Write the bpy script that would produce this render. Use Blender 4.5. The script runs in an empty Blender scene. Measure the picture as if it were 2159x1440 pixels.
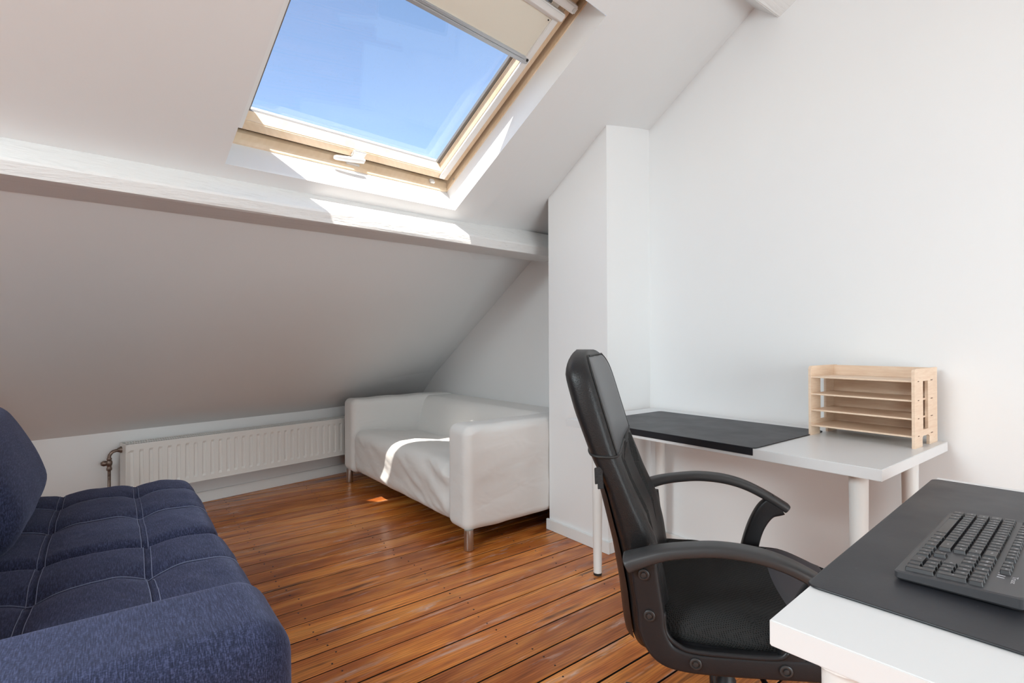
import bpy, bmesh, math, random
from mathutils import Vector, Matrix, noise
random.seed(7)
PI = math.pi
COL = bpy.context.scene.collection
SC = bpy.context.scene

# ------------------------------------------------------------------ camera
def setup_camera():
    yaw, pit, roll = math.radians(52.119), math.radians(.2568), math.radians(-.2334)
    fw = Vector((math.cos(yaw)*math.cos(pit), math.sin(yaw)*math.cos(pit), math.sin(pit)))
    r = Vector((math.sin(yaw), -math.cos(yaw), 0)); u = r.cross(fw)
    r2 = r*math.cos(roll) + u*math.sin(roll); u2 = u*math.cos(roll) - r*math.sin(roll)
    cd = bpy.data.cameras.new('camera'); cam = bpy.data.objects.new('camera', cd); COL.objects.link(cam)
    cd.sensor_width = 36.0; cd.lens = 36*1086.5/2159; cd.clip_start = .02
    m = Matrix((r2, u2, -fw)).transposed().to_4x4(); m.translation = (0, 0, 1.10)
    cam.matrix_world = m; SC.camera = cam
setup_camera()

# window plane frame (f1 along eaves, f2 up the slope, f3 outward)
OW = Vector((1.446, 2.345, 1.812))
F1 = Vector((.98834, .1483, .0297)); F2 = Vector((.1100, -.8387, .5318)); F3 = Vector((-.104, .5226, .8458))
F1.normalize(); F3.normalize(); F2 = F1.cross(F3); F2.normalize(); F3 = F2.cross(F1)
def W(a, b, d=0.0): return OW + F1*a + F2*b + F3*d

# ------------------------------------------------------------------ world, sun, lamps, exposure
SUN_DIR = (F1*.97 - F2*2.3 - F3).normalized()
def setup_light():
    w = bpy.data.worlds.new('world'); SC.world = w; w.use_nodes = True
    nt = w.node_tree; nt.nodes.clear()
    out = nt.nodes.new('ShaderNodeOutputWorld'); bg = nt.nodes.new('ShaderNodeBackground')
    sky = nt.nodes.new('ShaderNodeTexSky'); sky.sky_type = 'NISHITA'; sky.sun_disc = False
    sky.sun_elevation = math.asin(-SUN_DIR.z); sky.sun_rotation = math.atan2(-SUN_DIR.x, -SUN_DIR.y)
    sky.air_density = 1.0; sky.dust_density = .6; sky.ozone_density = 1.5
    hsv = nt.nodes.new('ShaderNodeHueSaturation'); hsv.inputs['Saturation'].default_value = 1.0
    nt.links.new(sky.outputs[0], hsv.inputs['Color']); nt.links.new(hsv.outputs[0], bg.inputs[0])
    bg.inputs[1].default_value = .31
    nt.links.new(bg.outputs[0], out.inputs[0])
    sl = bpy.data.lights.new('sun', 'SUN'); sl.energy = 14; sl.angle = math.radians(.53); sl.color = (1, .95, .87)
    so = bpy.data.objects.new('sun', sl); COL.objects.link(so)
    so.rotation_euler = SUN_DIR.to_track_quat('-Z', 'Y').to_euler()
    def area(name, loc, target, sx, sy, e, col):
        l = bpy.data.lights.new(name, 'AREA'); l.shape = 'RECTANGLE'; l.size = sx; l.size_y = sy; l.energy = e; l.color = col
        o = bpy.data.objects.new(name, l); COL.objects.link(o); o.location = loc
        o.rotation_euler = (Vector(target)-Vector(loc)).to_track_quat('-Z', 'Y').to_euler()
    # added area lamps out of view: main daylight from the left, fill from the rear
    area('left_main_light', W(-3.05, .75, -.03), W(-2.2, .45, -2.0), 1.1, 1.15, 138, (.83, .955, 1))
    area('rear_fill_light', (.8, -2.2, .95), (.7, 1.2, .95), 1.8, 1.3, 62, (.84, .96, 1))
    SC.view_settings.view_transform = 'Standard'; SC.view_settings.look = 'None'
    SC.view_settings.exposure = 0.0; SC.view_settings.gamma = 1.0; SC.view_settings.use_curve_mapping = False
setup_light()

# ------------------------------------------------------------------ material helpers
class MT:
    def __init__(s, name, base=(.8,.8,.8), rough=.5, metal=0, spec=.5):
        s.m = bpy.data.materials.new(name); s.m.use_nodes = True; s.nt = s.m.node_tree
        s.b = s.nt.nodes['Principled BSDF']
        s.b.inputs['Base Color'].default_value = (*base, 1); s.b.inputs['Roughness'].default_value = rough
        s.b.inputs['Metallic'].default_value = metal; s.b.inputs['Specular IOR Level'].default_value = spec
        s.co = None
    def n(s, t, **k):
        x = s.nt.nodes.new(t)
        for a, v in k.items():
            if a in x.inputs: x.inputs[a].default_value = v
            else: setattr(x, a, v)
        return x
    def l(s, a, b): s.nt.links.new(a, b)
    def coord(s, kind='Object', scale=(1,1,1), rot=(0,0,0)):
        c = s.n('ShaderNodeTexCoord'); mp = s.n('ShaderNodeMapping')
        mp.inputs['Scale'].default_value = scale; mp.inputs['Rotation'].default_value = rot
        s.l(c.outputs[kind], mp.inputs[0]); return mp.outputs[0]
    def noise(s, vec, scale, detail=4, rough=.55, dist=0):
        x = s.n('ShaderNodeTexNoise'); x.inputs['Scale'].default_value = scale; x.inputs['Detail'].default_value = detail
        x.inputs['Roughness'].default_value = rough; x.inputs['Distortion'].default_value = dist
        s.l(vec, x.inputs['Vector']); return x.outputs[0]
    def ramp(s, fac, stops):
        r = s.n('ShaderNodeValToRGB'); e = r.color_ramp.elements
        while len(e) < len(stops): e.new(.5)
        for k, (p, c) in zip(e, stops): k.position = p; k.color = (*c, 1) if len(c) == 3 else c
        s.l(fac, r.inputs[0]); return r.outputs[0]
    def mix(s, fac, a, b, mode='MIX'):
        x = s.n('ShaderNodeMix', data_type='RGBA', blend_type=mode)
        for sock, v in ((x.inputs[0], fac), (x.inputs[6], a), (x.inputs[7], b)):
            if isinstance(v, (int, float)): sock.default_value = v
            elif isinstance(v, tuple): sock.default_value = (*v, 1)
            else: s.l(v, sock)
        return x.outputs[2]
    def math(s, op, a, b=0.0):
        x = s.n('ShaderNodeMath', operation=op)
        for sock, v in ((x.inputs[0], a), (x.inputs[1], b)):
            if isinstance(v, (int, float)): sock.default_value = v
            else: s.l(v, sock)
        return x.outputs[0]
    def col(s, sock): s.l(sock, s.b.inputs['Base Color']); return s
    def bump(s, h, strength=.2, dist=.01):
        x = s.n('ShaderNodeBump'); x.inputs['Strength'].default_value = strength; x.inputs['Distance'].default_value = dist
        s.l(h, x.inputs['Height'])
        if s.b.inputs['Normal'].is_linked: s.l(s.b.inputs['Normal'].links[0].from_socket, x.inputs['Normal'])
        s.l(x.outputs[0], s.b.inputs['Normal']); return s

def wall_mat(name, base, bump=.06):
    t = MT(name, base, .6, spec=.3); v = t.coord('Object')
    n1 = t.noise(v, 1.6, 3); t.col(t.mix(n1, tuple(c*.97 for c in base), base))
    t.bump(t.noise(v, 140, 3), bump, .002); t.bump(t.noise(v, 9, 4), .05, .01)
    return t.m
M_WALL = wall_mat('white wall paint', (.87, .87, .87))
M_ROOF = wall_mat('white ceiling paint', (.80, .80, .80))
def beam_mat():
    t = MT('white painted timber', (.80, .795, .785), .5, spec=.35)
    v = t.coord('Object', (1.2, 30, 30)); n1 = t.noise(v, 3.0, 6, .65, .4)
    t.bump(n1, .55, .006); t.bump(t.noise(t.coord('Object', (1, 6, 6)), 3, 3), .3, .01)
    t.col(t.ramp(n1, [(.25, (.70, .69, .68)), (.45, (.81, .805, .795))])); return t.m
M_BEAM = beam_mat()
M_TRIM = MT('white gloss trim paint', (.82, .82, .81), .35).m
M_BLACKGAP = MT('dark gap under boards', (.02, .014, .01), .9).m

def plank_mat():
    t = MT('stained varnished floorboard', (.4, .16, .05), .3, spec=.5)
    oi = t.n('ShaderNodeObjectInfo'); rnd = oi.outputs['Random']
    # shift the grain per board
    g = t.n('ShaderNodeNewGeometry'); cx = t.n('ShaderNodeCombineXYZ')
    t.l(t.math('MULTIPLY', rnd, 37.0), cx.inputs[0]); t.l(t.math('MULTIPLY', rnd, 11.0), cx.inputs[2])
    add = t.n('ShaderNodeVectorMath', operation='ADD'); t.l(g.outputs['Position'], add.inputs[0]); t.l(cx.outputs[0], add.inputs[1])
    def sc(x, y, z=1.0):
        mp = t.n('ShaderNodeMapping'); mp.inputs['Scale'].default_value = (x, y, z); t.l(add.outputs[0], mp.inputs[0]); return mp.outputs[0]
    fine = t.noise(sc(2.6, 60), 2.2, 5, .55, .3)
    broad = t.noise(sc(.7, 5.5), 2.0, 4, .55, .6)
    base = t.ramp(broad, [(.28, (.27, .070, .018)), (.44, (.52, .165, .036)), (.58, (.72, .275, .058)), (.76, (.86, .41, .11))])
    base = t.mix(.42, base, t.ramp(fine, [(.3, (.30, .25, .22)), (.52, (1, 1, 1)), (.75, (1.25, 1.18, 1.05))]), 'MULTIPLY')
    # cathedral rings
    w = t.n('ShaderNodeTexWave'); w.wave_type = 'BANDS'; w.bands_direction = 'Y'
    w.inputs['Scale'].default_value = 3.0; w.inputs['Distortion'].default_value = 9; w.inputs['Detail'].default_value = 3; w.inputs['Detail Scale'].default_value = 1.2
    t.l(sc(.55, 9), w.inputs['Vector'])
    base = t.mix(.32, base, t.ramp(w.outputs[0], [(.15, (.35, .28, .25)), (.5, (1, 1, 1)), (1, (1.1, 1.08, 1.02))]), 'MULTIPLY')
    # dark blotches along the grain
    bl = t.noise(sc(1.6, 16), 1.6, 3, .5, .2)
    base = t.mix(t.ramp(bl, [(.62, (0, 0, 0)), (.74, (.80, .80, .80))]), base, (.045, .016, .01))
    # board to board shade
    base = t.mix(1.0, base, t.ramp(rnd, [(0, (.78, .68, .62)), (.35, (1.0, .92, .88)), (.7, (1.14, 1.03, .90)), (1, (.90, .82, .82))]), 'MULTIPLY')
    # worn pale traffic marks
    gp = t.n('ShaderNodeMapping'); gp.inputs['Scale'].default_value = (1.6, 11, 1); t.l(g.outputs['Position'], gp.inputs[0])
    wr = t.noise(gp.outputs[0], 1.5, 5, .68, .4)
    wm = t.ramp(wr, [(.57, (0, 0, 0)), (.70, (.62, .62, .62))])
    base = t.mix(wm, base, (.60, .44, .37))
    t.col(base)
    rr = t.math('ADD', t.math('MULTIPLY', wr, .26), .10); t.l(rr, t.b.inputs['Roughness'])
    t.bump(fine, .10, .002); t.bump(broad, .08, .01)
    return t.m
M_PLANK = plank_mat()
def pine_mat():
    t = MT('varnished pine', (.74, .54, .34), .35)
    v = t.coord('Object', (1, 1, 1)); n1 = t.noise(v, 6, 4, .6, .6)
    g = t.n('ShaderNodeTexWave'); g.inputs['Scale'].default_value = 22; g.inputs['Distortion'].default_value = 3.5; g.inputs['Detail'].default_value = 2
    g.bands_direction = 'DIAGONAL'; t.l(v, g.inputs['Vector'])
    c = t.ramp(n1, [(.3, (.76, .58, .39)), (.7, (.86, .71, .54))])
    t.col(t.mix(.10, c, t.ramp(g.outputs[0], [(0, (.78, .66, .5)), (1, (1.05, 1.04, 1.02))]), 'MULTIPLY'))
    return t.m
M_PINE = pine_mat()
def birch_mat():
    t = MT('pale birch plywood', (.80, .60, .45), .5)
    v = t.coord('Object', (4, 4, 40)); n1 = t.noise(v, 4, 4, .6, .3)
    t.col(t.ramp(n1, [(.3, (.76, .55, .40)), (.7, (.85, .67, .51))])); return t.m
M_BIRCH = birch_mat()
M_BIRCHEDGE = MT('laser cut dark edge', (.18, .10, .06), .7).m
def navy_mat():
    t = MT('navy heathered woven fabric', (.04, .045, .1), .9, spec=.2)
    v = t.coord('Object'); a = t.noise(t.coord('Object', (260, 420, 420)), 1, 1, .5); b = t.noise(t.coord('Object', (560, 45, 120)), 1, 1, .5)
    m = t.math('ADD', t.math('MULTIPLY', a, .4), t.math('MULTIPLY', b, .6))
    c = t.ramp(m, [(.36, (.009, .011, .025)), (.5, (.019, .023, .052)), (.66, (.050, .058, .115))])
    t.col(t.mix(t.noise(v, 5, 3), c, t.mix(1.0, c, (1.15, 1.12, 1.15), 'MULTIPLY')))
    t.bump(m, .18, .0012)
    t.b.inputs['Sheen Weight'].default_value = .18; t.b.inputs['Sheen Roughness'].default_value = .5; t.b.inputs['Sheen Tint'].default_value = (.6, .65, 1, 1)
    return t.m
M_NAVY = navy_mat()
M_STITCH = MT('pale blue stitching thread', (.17, .19, .29), .8).m
M_DARKPIPE = MT('dark navy piping', (.012, .013, .025), .9).m
def white_cloth():
    t = MT('white cotton slipcover', (.80, .785, .765), .85, spec=.2)
    v = t.coord('Object'); t.bump(t.noise(t.coord('Object', (500, 500, 500)), 1, 2), .12, .001)
    t.bump(t.noise(t.coord('Object', (2.0, 2.0, 4), (.3, .5, .2)), 2.4, 2, .5, .5), .30, .02)
    t.b.inputs['Sheen Weight'].default_value = .1
    return t.m
M_CLOTH = white_cloth()
M_STEEL = MT('brushed steel', (.55, .54, .52), .38, 1).m
M_RAD = MT('cream white radiator enamel', (.80, .78, .75), .35).m
M_RADDARK = MT('dark radiator interior', (.10, .09, .085), .8).m
def bronze():
    t = MT('tarnished brass pipe', (.20, .15, .12), .42, .85); n = t.noise(t.coord('Object'), 60, 3)
    t.col(t.ramp(n, [(.3, (.13, .095, .08)), (.7, (.30, .23, .19))])); return t.m
M_BRONZE = bronze()
M_DESK = MT('white laminate desk top', (.74, .74, .745), .32).m
M_LEG = MT('white powder coated steel leg', (.80, .80, .785), .4).m
M_BLACKFOOT = MT('black rubber foot', (.015, .015, .015), .6).m
def mat_mat():
    t = MT('black faux leather desk mat', (.035, .036, .042), .42, spec=.4)
    v = t.coord('Object'); sp = t.noise(v, 90, 2, .7)
    t.col(t.mix(t.ramp(sp, [(.70, (0, 0, 0)), (.78, (.5, .5, .5))]), (.024, .025, .031), (.09, .09, .095)))
    t.l(t.math('ADD', t.math('MULTIPLY', t.noise(v, 7, 4), .22), .34), t.b.inputs['Roughness'])
    t.bump(t.noise(v, 420, 2), .12, .001); return t.m
M_MAT = mat_mat()
M_MATEDGE = MT('black mat edge', (.015, .016, .02), .4).m
def leather():
    t = MT('black faux leather', (.010, .010, .011), .44, spec=.38)
    v = t.n('ShaderNodeTexVoronoi'); v.inputs['Scale'].default_value = 330; t.l(t.coord('Object'), v.inputs['Vector'])
    t.bump(v.outputs['Distance'], .25, .0012); return t.m
M_LEATHER = leather()
M_HEAD = MT('faux leather lightened for glare', (.050, .050, .054), .36).m  # same leather as the backrest; grazing glare put into a lighter base colour
M_SEATLEATHER = MT('smooth charcoal faux leather', (.040, .041, .050), .45).m
def mesh_fab():
    t = MT('black perforated mesh fabric', (.02, .02, .02), .8, spec=.12)
    v = t.n('ShaderNodeTexVoronoi'); v.inputs['Scale'].default_value = 270; v.inputs['Randomness'].default_value = 0.0
    v.voronoi_dimensions = '3D'; t.l(t.coord('Object', (1, 1, 1), (.35, .3, .7)), v.inputs['Vector'])
    t.col(t.ramp(v.outputs['Distance'], [(.15, (.004, .004, .004)), (.5, (.030, .030, .030))]))
    t.bump(v.outputs['Distance'], .7, .003); return t.m
M_MESH = mesh_fab()
def plastic():
    t = MT('matt black moulded plastic', (.012, .012, .014), .42, spec=.38)
    t.bump(t.noise(t.coord('Object'), 420, 2), .18, .001); return t.m
M_PLAST = plastic()
M_ARMTOP = MT('grey sheen armrest plastic', (.035, .035, .037), .42).m
M_KEYBASE = MT('dark grey keyboard shell', (.050, .050, .055), .42).m
M_KEY = MT('black key cap', (.016, .016, .019), .35).m
M_LEGEND = MT('white key legend', (.62, .62, .65), .5).m
M_SILVER = MT('silver anodised aluminium', (.62, .63, .65), .35, .8).m
M_WHITEPL = MT('white plastic', (.82, .82, .81), .35).m
def blind_mat():
    t = MT('cream blackout blind cloth', (.78, .74, .64), .8); v = t.coord('Object')
    t.bump(t.noise(v, 3, 3), .3, .02); return t.m
M_BLIND = blind_mat()
M_GASKET = MT('dark rubber gasket', (.03, .028, .026), .7).m
def glass_mat():
    m = bpy.data.materials.new('window glass'); m.use_nodes = True; nt = m.node_tree; nt.nodes.clear()
    o = nt.nodes.new('ShaderNodeOutputMaterial'); mx = nt.nodes.new('ShaderNodeMixShader')
    tr = nt.nodes.new('ShaderNodeBsdfTransparent'); gl = nt.nodes.new('ShaderNodeBsdfGlossy'); gl.inputs['Roughness'].default_value = 0.0
    df = nt.nodes.new('ShaderNodeBsdfDiffuse'); df.inputs[0].default_value = (.85, .87, .9, 1)
    mx2 = nt.nodes.new('ShaderNodeMixShader')
    lw = nt.nodes.new('ShaderNodeLayerWeight'); pw = nt.nodes.new('ShaderNodeMath'); pw.operation = 'POWER'; pw.inputs[1].default_value = 4.0
    fr = nt.nodes.new('ShaderNodeMath'); fr.operation = 'MULTIPLY_ADD'; fr.inputs[1].default_value = .5; fr.inputs[2].default_value = .065
    nt.links.new(lw.outputs['Facing'], pw.inputs[0]); nt.links.new(pw.outputs[0], fr.inputs[0])
    tc = nt.nodes.new('ShaderNodeTexCoord'); nz = nt.nodes.new('ShaderNodeTexNoise'); nz.inputs['Scale'].default_value = 150; nz.inputs['Detail'].default_value = 1
    rp = nt.nodes.new('ShaderNodeValToRGB'); rp.color_ramp.elements[0].position = .66; rp.color_ramp.elements[0].color = (.012, .012, .012, 1)
    rp.color_ramp.elements[1].position = .82; rp.color_ramp.elements[1].color = (.10, .10, .10, 1)
    L = nt.links.new
    L(tc.outputs['Object'], nz.inputs['Vector']); L(nz.outputs[0], rp.inputs[0])
    L(rp.outputs[0], mx2.inputs[0]); L(tr.outputs[0], mx2.inputs[1]); L(df.outputs[0], mx2.inputs[2])
    L(fr.outputs[0], mx.inputs[0]); L(mx2.outputs[0], mx.inputs[1]); L(gl.outputs[0], mx.inputs[2]); L(mx.outputs[0], o.inputs[0])
    return m
M_GLASS = glass_mat()

# ------------------------------------------------------------------ mesh helpers
def link(name, me, mat, parent=None):
    o = bpy.data.objects.new(name, me); COL.objects.link(o)
    if mat and not me.materials:
        for m in (mat if isinstance(mat, (list, tuple)) else [mat]): me.materials.append(m)
    if parent is not None:
        o.parent = parent
    return o
def tag(o, label=None, cat=None, group=None, kind=None):
    if label: o['label'] = label
    if cat: o['category'] = cat
    if group: o['group'] = group
    if kind: o['kind'] = kind
    return o
def empty(name, M=None, parent=None):
    e = bpy.data.objects.new(name, None); COL.objects.link(e); e.empty_display_size = .1
    if M is not None: e.matrix_world = M
    if parent is not None: e.parent = parent
    return e
def frame(o, x, y=None):
    x = Vector(x).normalized(); z = Vector((0, 0, 1)) if y is None else x.cross(Vector(y)).normalized()
    y = z.cross(x)
    m = Matrix((x, y, z)).transposed().to_4x4(); m.translation = Vector(o); return m

class B:
    """collects shapes of one part"""
    def __init__(s, M=None): s.bm = bmesh.new(); s.M = M   # M: world -> local is applied at the end
    def hexa(s, p, bevel=0, seg=2, mi=0):
        """8 points: bottom ring 0-3, top ring 4-7"""
        v = [s.bm.verts.new(q) for q in p]
        fs = [(3,2,1,0),(4,5,6,7),(0,1,5,4),(1,2,6,5),(2,3,7,6),(3,0,4,7)]
        f = [s.bm.faces.new([v[i] for i in q]) for q in fs]
        for q in f: q.material_index = mi
        bmesh.ops.recalc_face_normals(s.bm, faces=f)
        if bevel:
            es = list({e for q in f for e in q.edges})
            bmesh.ops.bevel(s.bm, geom=es, offset=bevel, segments=seg, affect='EDGES', clamp_overlap=True)
        return s
    def box(s, x0, x1, y0, y1, z0, z1, bevel=0, seg=2, mi=0):
        return s.hexa([(x0,y0,z0),(x1,y0,z0),(x1,y1,z0),(x0,y1,z0),(x0,y0,z1),(x1,y0,z1),(x1,y1,z1),(x0,y1,z1)], bevel, seg, mi)
    def wbox(s, a0, a1, b0, b1, d0, d1, bevel=0, seg=2):
        return s.hexa([W(a0,b0,d0),W(a1,b0,d0),W(a1,b1,d0),W(a0,b1,d0),W(a0,b0,d1),W(a1,b0,d1),W(a1,b1,d1),W(a0,b1,d1)], bevel, seg)
    def prism(s, poly, axis_pts, bevel=0):
        """poly: list of ring0 points, axis_pts: matching ring1 points"""
        a = [s.bm.verts.new(p) for p in poly]; b = [s.bm.verts.new(p) for p in axis_pts]; n = len(a); f = []
        f.append(s.bm.faces.new(a[::-1])); f.append(s.bm.faces.new(b))
        for i in range(n): f.append(s.bm.faces.new((a[i], a[(i+1)%n], b[(i+1)%n], b[i])))
        bmesh.ops.recalc_face_normals(s.bm, faces=f)
        if bevel:
            bmesh.ops.bevel(s.bm, geom=list({e for q in f for e in q.edges}), offset=bevel, segments=2, affect='EDGES', clamp_overlap=True)
        return s
    def lathe(s, prof, M=Matrix(), n=24):
        """prof: list of (r, z); closed with caps"""
        rings = []
        for r, z in prof:
            rings.append([s.bm.verts.new(M @ Vector((r*math.cos(2*PI*i/n), r*math.sin(2*PI*i/n), z))) for i in range(n)])
        f = []
        for a, b in zip(rings, rings[1:]):
            for i in range(n): f.append(s.bm.faces.new((a[i], a[(i+1)%n], b[(i+1)%n], b[i])))
        f.append(s.bm.faces.new(rings[0][::-1])); f.append(s.bm.faces.new(rings[-1]))
        bmesh.ops.recalc_face_normals(s.bm, faces=f); return s
    def tube(s, pts, r, n=12):
        return s.sweep(pts, [[(r*math.cos(2*PI*i/n), r*math.sin(2*PI*i/n)) for i in range(n)]]*len(pts))
    def sweep(s, pts, secs, up=None, cap=True):
        """sections (u,v) swept on pts; u axis = side, v axis = up-ish"""
        pts = [Vector(p) for p in pts]; rings = []; prev = None
        for i, p in enumerate(pts):
            t = (pts[min(i+1, len(pts)-1)] - pts[max(i-1, 0)]).normalized()
            if up is not None: side = Vector(up).cross(t).normalized() if abs(Vector(up).dot(t)) < .999 else prev
            else:
                ref = Vector((0,0,1)) if prev is None else None
                if prev is None:
                    if abs(t.z) > .95: ref = Vector((1,0,0))
                    side = ref.cross(t).normalized()
                else: side = (prev - t*prev.dot(t)).normalized()
            prev = side; v = t.cross(side)
            rings.append([s.bm.verts.new(p + side*a + v*b) for a, b in secs[i]])
        f = []; n = len(rings[0])
        for a, b in zip(rings, rings[1:]):
            for i in range(n): f.append(s.bm.faces.new((a[i], a[(i+1)%n], b[(i+1)%n], b[i])))
        if cap: f.append(s.bm.faces.new(rings[0][::-1])); f.append(s.bm.faces.new(rings[-1]))
        bmesh.ops.recalc_face_normals(s.bm, faces=f); return s
    def grid(s, P, nu, nv, closed=False):
        """open surface P(u,v), u,v in 0..1"""
        vs = [[s.bm.verts.new(P(i/nu, j/nv)) for j in range(nv+1)] for i in range(nu+1)]
        for i in range(nu):
            for j in range(nv): s.bm.faces.new((vs[i][j], vs[i+1][j], vs[i+1][j+1], vs[i][j+1]))
        return s
    def rbox(s, lo, hi, r, step=.05, fn=None):
        """rounded box with a dense surface grid; fn deforms every vertex"""
        lo, hi = Vector(lo), Vector(hi)
        def ts(a, b):
            L = b-a; rr = min(r, L/2*.999); k = 5
            e = [a + rr*(1-math.cos(PI/2*i/k)) for i in range(k+1)]
            e = [a + rr*(1-math.tan(PI/4*(1-i/k))) for i in range(k+1)]
            m = max(1, int((L-2*rr)/step)); mid = [a+rr+(L-2*rr)*i/m for i in range(1, m)]
            o = e + mid + [a+b-q for q in e[::-1]]
            return o
        T = [ts(lo[i], hi[i]) for i in range(3)]
        rr = [min(r, (hi[i]-lo[i])/2*.999) for i in range(3)]
        cache = {}
        def vert(p):
            k = tuple(round(c, 6) for c in p)
            if k in cache: return cache[k]
            p = Vector(p)
            inn = Vector([min(max(p[i], lo[i]+rr[i]), hi[i]-rr[i]) for i in range(3)])
            d = p-inn
            e = Vector([d[i]/rr[i] for i in range(3)])
            if e.length > 1e-9:
                e = e/e.length
                q = inn + Vector([e[i]*rr[i] for i in range(3)])
            else: q = p
            if fn: q = Vector(fn(q))
            cache[k] = s.bm.verts.new(q); return cache[k]
        fs = []
        for ax in range(3):
            u, v = [i for i in range(3) if i != ax]
            for side in (lo[ax], hi[ax]):
                for i in range(len(T[u])-1):
                    for j in range(len(T[v])-1):
                        q = []
                        for a, b in ((i,j),(i+1,j),(i+1,j+1),(i,j+1)):
                            p = [0,0,0]; p[ax] = side; p[u] = T[u][a]; p[v] = T[v][b]; q.append(vert(p))
                        q2 = list(dict.fromkeys(q))
                        if len(q2) >= 3:
                            try: fs.append(s.bm.faces.new(q2))
                            except ValueError: pass
        bmesh.ops.recalc_face_normals(s.bm, faces=fs); return s
    def done(s, name, mat, parent=None, smooth=False, angle=None):
        if s.M is not None: s.bm.transform(s.M)
        elif parent is not None and s.M is None:
            s.bm.transform(world_of(parent).inverted())
        me = bpy.data.meshes.new(name); s.bm.to_mesh(me); s.bm.free()
        if smooth: me.polygons.foreach_set('use_smooth', [True]*len(me.polygons))
        if angle: me.set_sharp_from_angle(angle=math.radians(angle))
        return link(name, me, mat, parent)
def world_of(o):
    m = o.matrix_basis.copy()
    while o.parent: o = o.parent; m = o.matrix_basis @ m
    return m
I4 = Matrix()
def LB(): return B(I4)        # builder whose coordinates are already the parent's local ones
def catmull(pts, k=6):
    P = [Vector(p) for p in pts]; P = [P[0]*2-P[1]] + P + [P[-1]*2-P[-2]]; out = []
    for i in range(1, len(P)-2):
        for j in range(k):
            t = j/k; a, b, c, d = P[i-1:i+3]
            out.append(.5*((2*b) + (c-a)*t + (2*a-5*b+4*c-d)*t*t + (3*b-a-3*c+d)*t**3))
    out.append(P[-2]); return out
def interp(tab, x):
    if x <= tab[0][0]: return tab[0][1]
    for (a, b), (c, d) in zip(tab, tab[1:]):
        if x <= c: return b + (d-b)*(x-a)/(c-a)
    return tab[-1][1]
def sstep(a, b, x):
    t = min(max((x-a)/(b-a), 0), 1); return t*t*(3-2*t)
def fbm(p, o=3): return noise.fractal(Vector(p), 1.0, 2.0, o)

# ================================================================== ROOM SHELL
XG = 2.415                      # inner face of the right gable wall
NK = Vector((-.195, .981, 0)).normalized(); CK = 4.0089   # knee wall plane
EK = Vector((NK.y, -NK.x, 0))
def knee_y(x): return (CK - NK.x*x)/NK.y
XL, YR = -2.5, -2.3            # left and rear room limits

# ---- floor: boards on a dark sub floor
def build_floor():
    fl = B().box(XL-.1, XG+.1, YR-.1, 4.75, -.06, -.020).done('floor', M_BLACKGAP); tag(fl, kind='structure')
    pw = .1205; gap = .0068
    y = 2.0 - pw*36; k = 0; base = None
    while y < 4.70:
        o = None
        if base is None:
            base = B(I4).box(XL-.05, XG+.08, gap/2, pw-gap/2, -.022, 0, .0018, 1).done('plank', [M_PLANK, M_BLACKGAP], fl)
            for pf in base.data.polygons: pf.material_index = 0 if pf.normal.z > .5 else 1   # dark board edges, so the joints read as lines
            o = base
        else: o = base.copy(); COL.objects.link(o)
        o.location = (0, y, random.uniform(-.0012, 0)); o.rotation_euler = (random.uniform(-.004, .004), 0, 0)
        y += pw; k += 1
    nb = B(I4)
    for xj in (.62, 1.18, 1.78, 2.25, .05):
        yy = 2.0 - pw*10
        while yy < 4.4:
            for q in (.25, .75):
                nb.lathe([(.0035, -.002), (.0035, .0004)], Matrix.Translation((xj+random.uniform(-.02, .02), yy+pw*q, 0)), 8)
            yy += pw
    tag(nb.done('nail_head', MT('dark iron nail', (.03, .02, .018), .6, .5).m, fl), kind='stuff')
build_floor()

# ---- walls
def build_walls():
    t = .12
    def slab(name, pts, nrm):
        n = Vector(nrm); return tag(B().prism(pts, [Vector(p)+n*t for p in pts]).done(name, M_WALL), kind='structure')
    ytop = 4.75
    # gable (right) wall follows the roof on both slopes, a little above it
    slab('wall_right', [(XG, YR-.05, -.02), (XG, ytop, -.02), (XG, ytop, .9), (XG, .35, 3.55), (XG, YR-.05, 2.05)], (1, 0, 0))
    slab('wall_left', [(XL, YR-.05, -.02), (XL, knee_y(XL)+.2, -.02), (XL, knee_y(XL)+.2, .8), (XL, .35, 3.4), (XL, YR-.05, 2.05)], (-1, 0, 0))
    slab('wall_front', [(XL-.1, YR, -.02), (XG+.1, YR, -.02), (XG+.1, YR, 1.9), (XL-.1, YR, 1.9)], (0, -1, 0))
    p0, p1 = Vector((XL-.1, knee_y(XL-.1), -.02)), Vector((XG+.05, knee_y(XG+.05), -.02))
    slab('wall_back', [p0, p1, p1+Vector((0,0,.75)), p0+Vector((0,0,.58))], NK)
    # chimney breast beside the desk
    tag(B().hexa([(2.056,1.828,-.02),(XG+.05,1.828,-.02),(XG+.05,2.286,-.02),(2.056,2.286,-.02),
                  (2.056,1.828,2.42),(XG+.05,1.828,2.45),(XG+.05,2.286,2.2),(2.056,2.286,2.1)]).done('wall_chimney', M_WALL), kind='structure')
    # baseboards
    h = .062
    bb = B().box(2.041, 2.056, 1.813, 2.30, 0, h, .002); bb.box(2.0575, XG, 1.813, 1.828, 0, h, .002)
    tag(bb.done('baseboard_chimney', M_TRIM), kind='structure')
    tag(B().box(XG-.014, XG, YR, 1.813, 0, h, .002).done('baseboard_right', M_TRIM), kind='structure')
    q = NK*-.012; a = Vector((XL, knee_y(XL), 0)); b = Vector((XG, knee_y(XG), 0)); z = Vector((0,0,.075))
    tag(B().hexa([a+q, b+q, b, a, a+q+z, b+q+z, b+z, a+z], .002).done('baseboard_back', M_TRIM), kind='structure')
build_walls()

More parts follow.
